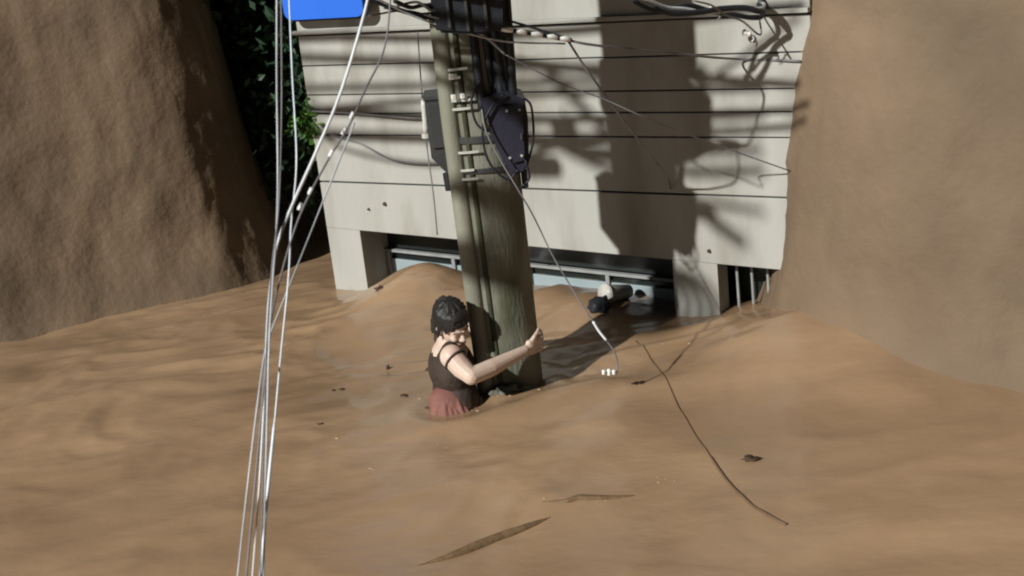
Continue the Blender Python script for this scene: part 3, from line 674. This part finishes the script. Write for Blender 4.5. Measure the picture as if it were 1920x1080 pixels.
caps(bm, hp(-.018,.0925,-.0625), hp(.018,.0925,-.0625), .0035, .0035); caps(bm, hp(-.015,.090,-.0705), hp(.015,.090,-.0705), .0042, .0042)
obj('lips', bm, M_lip, per, True)
for s in (-1, 1):
    bm = bmesh.new(); caps(bm, hp(s*.017,.0888,.0185), hp(s*.046,.0738,.021), .0024, .0016); obj('eyebrow', bm, M_brow, per, True)
    bm = bmesh.new(); caps(bm, hp(s*.020,.0815,-.004), hp(s*.040,.0770,-.004), .0017, .0012); obj('eyelash', bm, M_brow, per, True)
# hair: cap with ragged wet hairline and a short wet tail at the nape
bm = bmesh.new()
elh(bm, hp(0,-.020,.042), (.083,.098,.083), HR); elh(bm, hp(0,-.052,.004), (.076,.062,.078), HR)
elh(bm, hp(0,-.076,-.035), (.052,.038,.052), HR); elh(bm, hp(0,.030,.088), (.058,.045,.026), HR)
rnd = random.Random(3)
for i in range(96):
    a = -150 + 300*i/95 + rnd.uniform(-4, 4); x, y = math.sin(R_(a)), math.cos(R_(a))
    low = .060 if abs(a) < 38 else (.020 if abs(a) < 75 else -.055)
    low += rnd.uniform(-.022,.016); sw = rnd.uniform(-.25, .25)
    x2, y2 = math.sin(R_(a)+sw), math.cos(R_(a)+sw); rr = rnd.uniform(.0055, .011)
    caps(bm, hp(x*.066, -.018+y*.078, .078+rnd.uniform(-.012,.012)), hp(x2*.0835, -.018+y2*.097, low), rr, rr*.5)
for i in range(26):
    a = rnd.uniform(-3.14, 3.14); r0 = rnd.uniform(.0, .03)
    p0 = hp(r0*math.sin(a), -.03+r0*math.cos(a), .128); p1 = hp(.07*math.sin(a), -.022+.085*math.cos(a), .078)
    caps(bm, p0, p0.lerp(p1, .5)+HR @ Vector((0,0,.012)), .008, .008); caps(bm, p0.lerp(p1, .5)+HR @ Vector((0,0,.012)), p1, .008, .007)
for sx_, ln in ((-.05,-.10), (-.035,-.12), (.0,-.125), (.03,-.115), (.052,-.09)):
    caps(bm, hp(sx_, -.085, -.03), hp(sx_*1.1, -.080, ln), .013, .006)
hair = remesh(bm, .0034, 'hair', M_hair, per, 1, .4)
# clothing: dark top with shoulder strap, maroon lower cloth
bm = bmesh.new()
ell(bm, CH+Vector((0,0,-.01)), (.160,.110,.135), TR); ell(bm, CH.lerp(PELV, .45), (.136,.100,.15), TR)
caps(bm, CH+Vector((0,-.08,.06)), SH_R+Vector((-.004,.045,.016)), .062, .045)
caps(bm, CH+Vector((0,.08,.06)), SH_L+Vector((0,-.05,.012)), .062, .045)
for k in range(10):
    a = k*36; c0 = CH.lerp(PELV, .1+.09*k); ell(bm, c0+TR @ Vector((math.cos(R_(a))*.11, math.sin(R_(a))*.08, 0)), (.03,.03,.05), sub=2)
remesh(bm, .0055, 'tank_top', M_top, per, 2)
bm = bmesh.new(); n = 22; ring = []
ax = (EL_R-SH_R).normalized(); e1 = ax.cross(Vector((0,0,1))).normalized(); e2 = ax.cross(e1); cc = SH_R+ax*.022
tube(bm, [cc+(e1*math.cos(2*math.pi*k/n)+e2*math.sin(2*math.pi*k/n))*.0535 for k in range(n+1)], .0055, 6, False)
obj('strap', bm, M_top, per, True)
bm = bmesh.new()
WS = Vector((-.318, 5.49, -.015))
ell(bm, Vector((-.342, 5.575, .025)), (.098,.095,.085)); ell(bm, Vector((-.335, 5.555, -.05)), (.125,.110,.06)); ell(bm, Vector((-.25, 5.53, -.045)), (.07,.06,.035))
for k in range(11):
    a = -2.6+.26*k; e = Vector((math.cos(a), math.sin(a), 0))
    caps(bm, Vector((-.340, 5.573, .055-.012*(k%3)))+e*.078, Vector((-.325, 5.555, -.045))+e*(.115+.012*(k%2)), .010, .017)
remesh(bm, .005, 'shirt_tail', M_pink, per, 2)

# ------------------------------------------------------------------ bits in and on the water
def blobmesh(c, r, seed, amp=.35):
    bm = bmesh.new(); bmesh.ops.create_icosphere(bm, subdivisions=3, radius=1)
    for v in bm.verts:
        d = 1+amp*noise.noise(v.co*1.6+Vector((seed, 0, 0)))+amp*.4*noise.noise(v.co*4+Vector((0, seed, 0)))
        v.co = Vector((v.co.x*r[0]*d, v.co.y*r[1]*d, v.co.z*r[2]*d)) + c
    return bm
def onw(px, py, dz=0.0):
    p = gnd(px, py)
    for _ in range(25):
        p = gnd(px, py, wz(p.x, p.y))
    return Vector((p.x, p.y, wz(p.x, p.y)+dz))
DB = [(770,515,.030,.012,'small dark clod on the water heap below the window, the upper one'), (712,542,.034,.016,'dark clod on the water heap beside the left pillar'),
      (728,692,.012,.02,'dark leaf scrap on the water left of the person'), (640,730,.018,.008,'flat dark scrap, right one of the pair afloat at the left'),
      (625,732,.012,.007,'flat dark scrap, left one of the pair afloat at the left'), (758,742,.022,.010,'brown soaked scrap just left of the person'), (600,795,.018,.005,'thin dark scrap lowest at the left, near the hanging wires'),
      (808,694,.040,.010,'brown soaked strip touching the back of the person'), (808,765,.030,.010,'reddish brown scrap in the swirl behind the person'), (1405,860,.045,.010,'dark soaked strip afloat at the right below the earth bank')]
for i, (px, py, a, b, lb) in enumerate(DB):
    p = onw(px, py, -.001); tag(obj('floating_debris', blobmesh(p, (a*.75, a*.5, b), i*3.3, .8), M_debris, None, True), lb, 'debris', 'scraps afloat on the flood')
# rubble and foam at the foot of the pole
for i, (px, py, a, lb) in enumerate([(952,716,.055,'largest grey rubble lump at the foot of the pole'), (925,722,.032,'grey rubble lump at the pole foot nearest the person'), (980,722,.030,'small grey rubble lump right of the pole foot'), (988,712,.018,'smallest pale pebble at the right of the pole foot')]):
    p = onw(px, py, -.004); p.y = min(p.y, 5.635); p.z = wz(p.x, p.y)+a*.12
    tag(obj('rubble_lump', blobmesh(p, (a, a*.6, a*.62), 20+i, .5), M_greystone, None, True), lb, 'rubble', 'rubble at the foot of the pole')
fc = smooth_path([onw(x, y) for x, y in ((1192,640),(1215,665),(1240,700),(1262,742),(1285,785),(1312,830),(1340,870),(1356,893),(1375,916),(1400,940),(1425,958),(1475,985))], 8)  # dark strip laid on the water for the shadow of a wire
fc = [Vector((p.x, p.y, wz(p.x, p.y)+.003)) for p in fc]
wire('wire_shadow_strip', fc, [.0028]*46+[.0058]*60, bpy.data.materials.get('wire_shadow_brown') or mat('wire_shadow_brown', (.12,.075,.042), rough=.6, var=(.20,.13,.075), scale=5), 'thin dark strip laid on the water for a wire shadow, curving from the white beads to the lower right', 'cable', n=1)
rnd = random.Random(11); bm = bmesh.new()
for cx, cy, n, sx, sy in ((845,770,26,26,6), (880,752,18,22,6), (820,835,4,12,3), (640,820,5,16,3), (1128,940,5,9,3), (1236,900,9,20,4), (1045,935,4,22,3), (930,742,12,30,7), (1000,728,12,16,6), (790,752,8,30,8), (700,880,3,20,3), (1290,640,4,40,10)):
    for _ in range(max(2, n//2)):
        p = onw(cx+rnd.gauss(0, sx*.6), cy+rnd.gauss(0, sy*.6), .0)
        s = rnd.uniform(.002, .0065); ell(bm, p, (s*rnd.uniform(1,3.2), s*1.2, s*.3), sub=1)
tag(obj('foam', bm, M_foam, None, True), 'muddy foam flecks on the water around the person and pole', None, None, 'stuff')
# brown strips laid at the surface for the dark shade streaks in the foreground
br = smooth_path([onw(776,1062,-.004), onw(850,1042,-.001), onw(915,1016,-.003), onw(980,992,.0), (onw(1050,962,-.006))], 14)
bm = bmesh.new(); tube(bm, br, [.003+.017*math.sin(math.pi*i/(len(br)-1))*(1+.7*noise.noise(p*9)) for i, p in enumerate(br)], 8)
tag(obj('shade_streak', bm, mat('shade_streak_brown', (.13,.082,.042), rough=.6, var=(.21,.135,.07), scale=12, bump=.4), None, True), 'long mud-brown strip laid for a shade streak on the water in the foreground', 'shade streak', 'shade streaks in the foreground water')
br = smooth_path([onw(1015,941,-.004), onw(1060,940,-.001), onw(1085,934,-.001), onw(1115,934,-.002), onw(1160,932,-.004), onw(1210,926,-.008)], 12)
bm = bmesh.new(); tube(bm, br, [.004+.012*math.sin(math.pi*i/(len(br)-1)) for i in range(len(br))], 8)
tag(obj('shade_streak', bm, bpy.data.materials['shade_streak_brown'], None, True), 'short mud-brown strip laid for a shade streak in the foreground water with foam at its middle', 'shade streak', 'shade streaks in the foreground water')
# pale bucket and dark bundle caught against the house in the shadow of the pole
bk = thing('plastic_bucket', 'dirty white bucket lying caught at the window in the pole shadow', 'bucket', tuple(onw(1165,560)))
c = W(1.86, .10, -.06); ax = (WN+Vector((-.5,0,.25))).normalized()
bm = bmesh.new(); tube(bm, [c-ax*.09, c-ax*.085, c+ax*.07, c+ax*.085], [.03,.036,.050,.052], 18, True); obj('pail', bm, M_pale, bk, True)
bm = bmesh.new(); tube(bm, [c+ax*.086, c+ax*.096], [.057,.056], 18); obj('rim', bm, M_pale, bk, True)
p = onw(1124,578,.02)
tag(obj('rag_bundle', blobmesh(p, (.055,.05,.05), 41, .7), M_black, None, True), 'black rag bundle caught in the water beside the white bucket', 'rag')
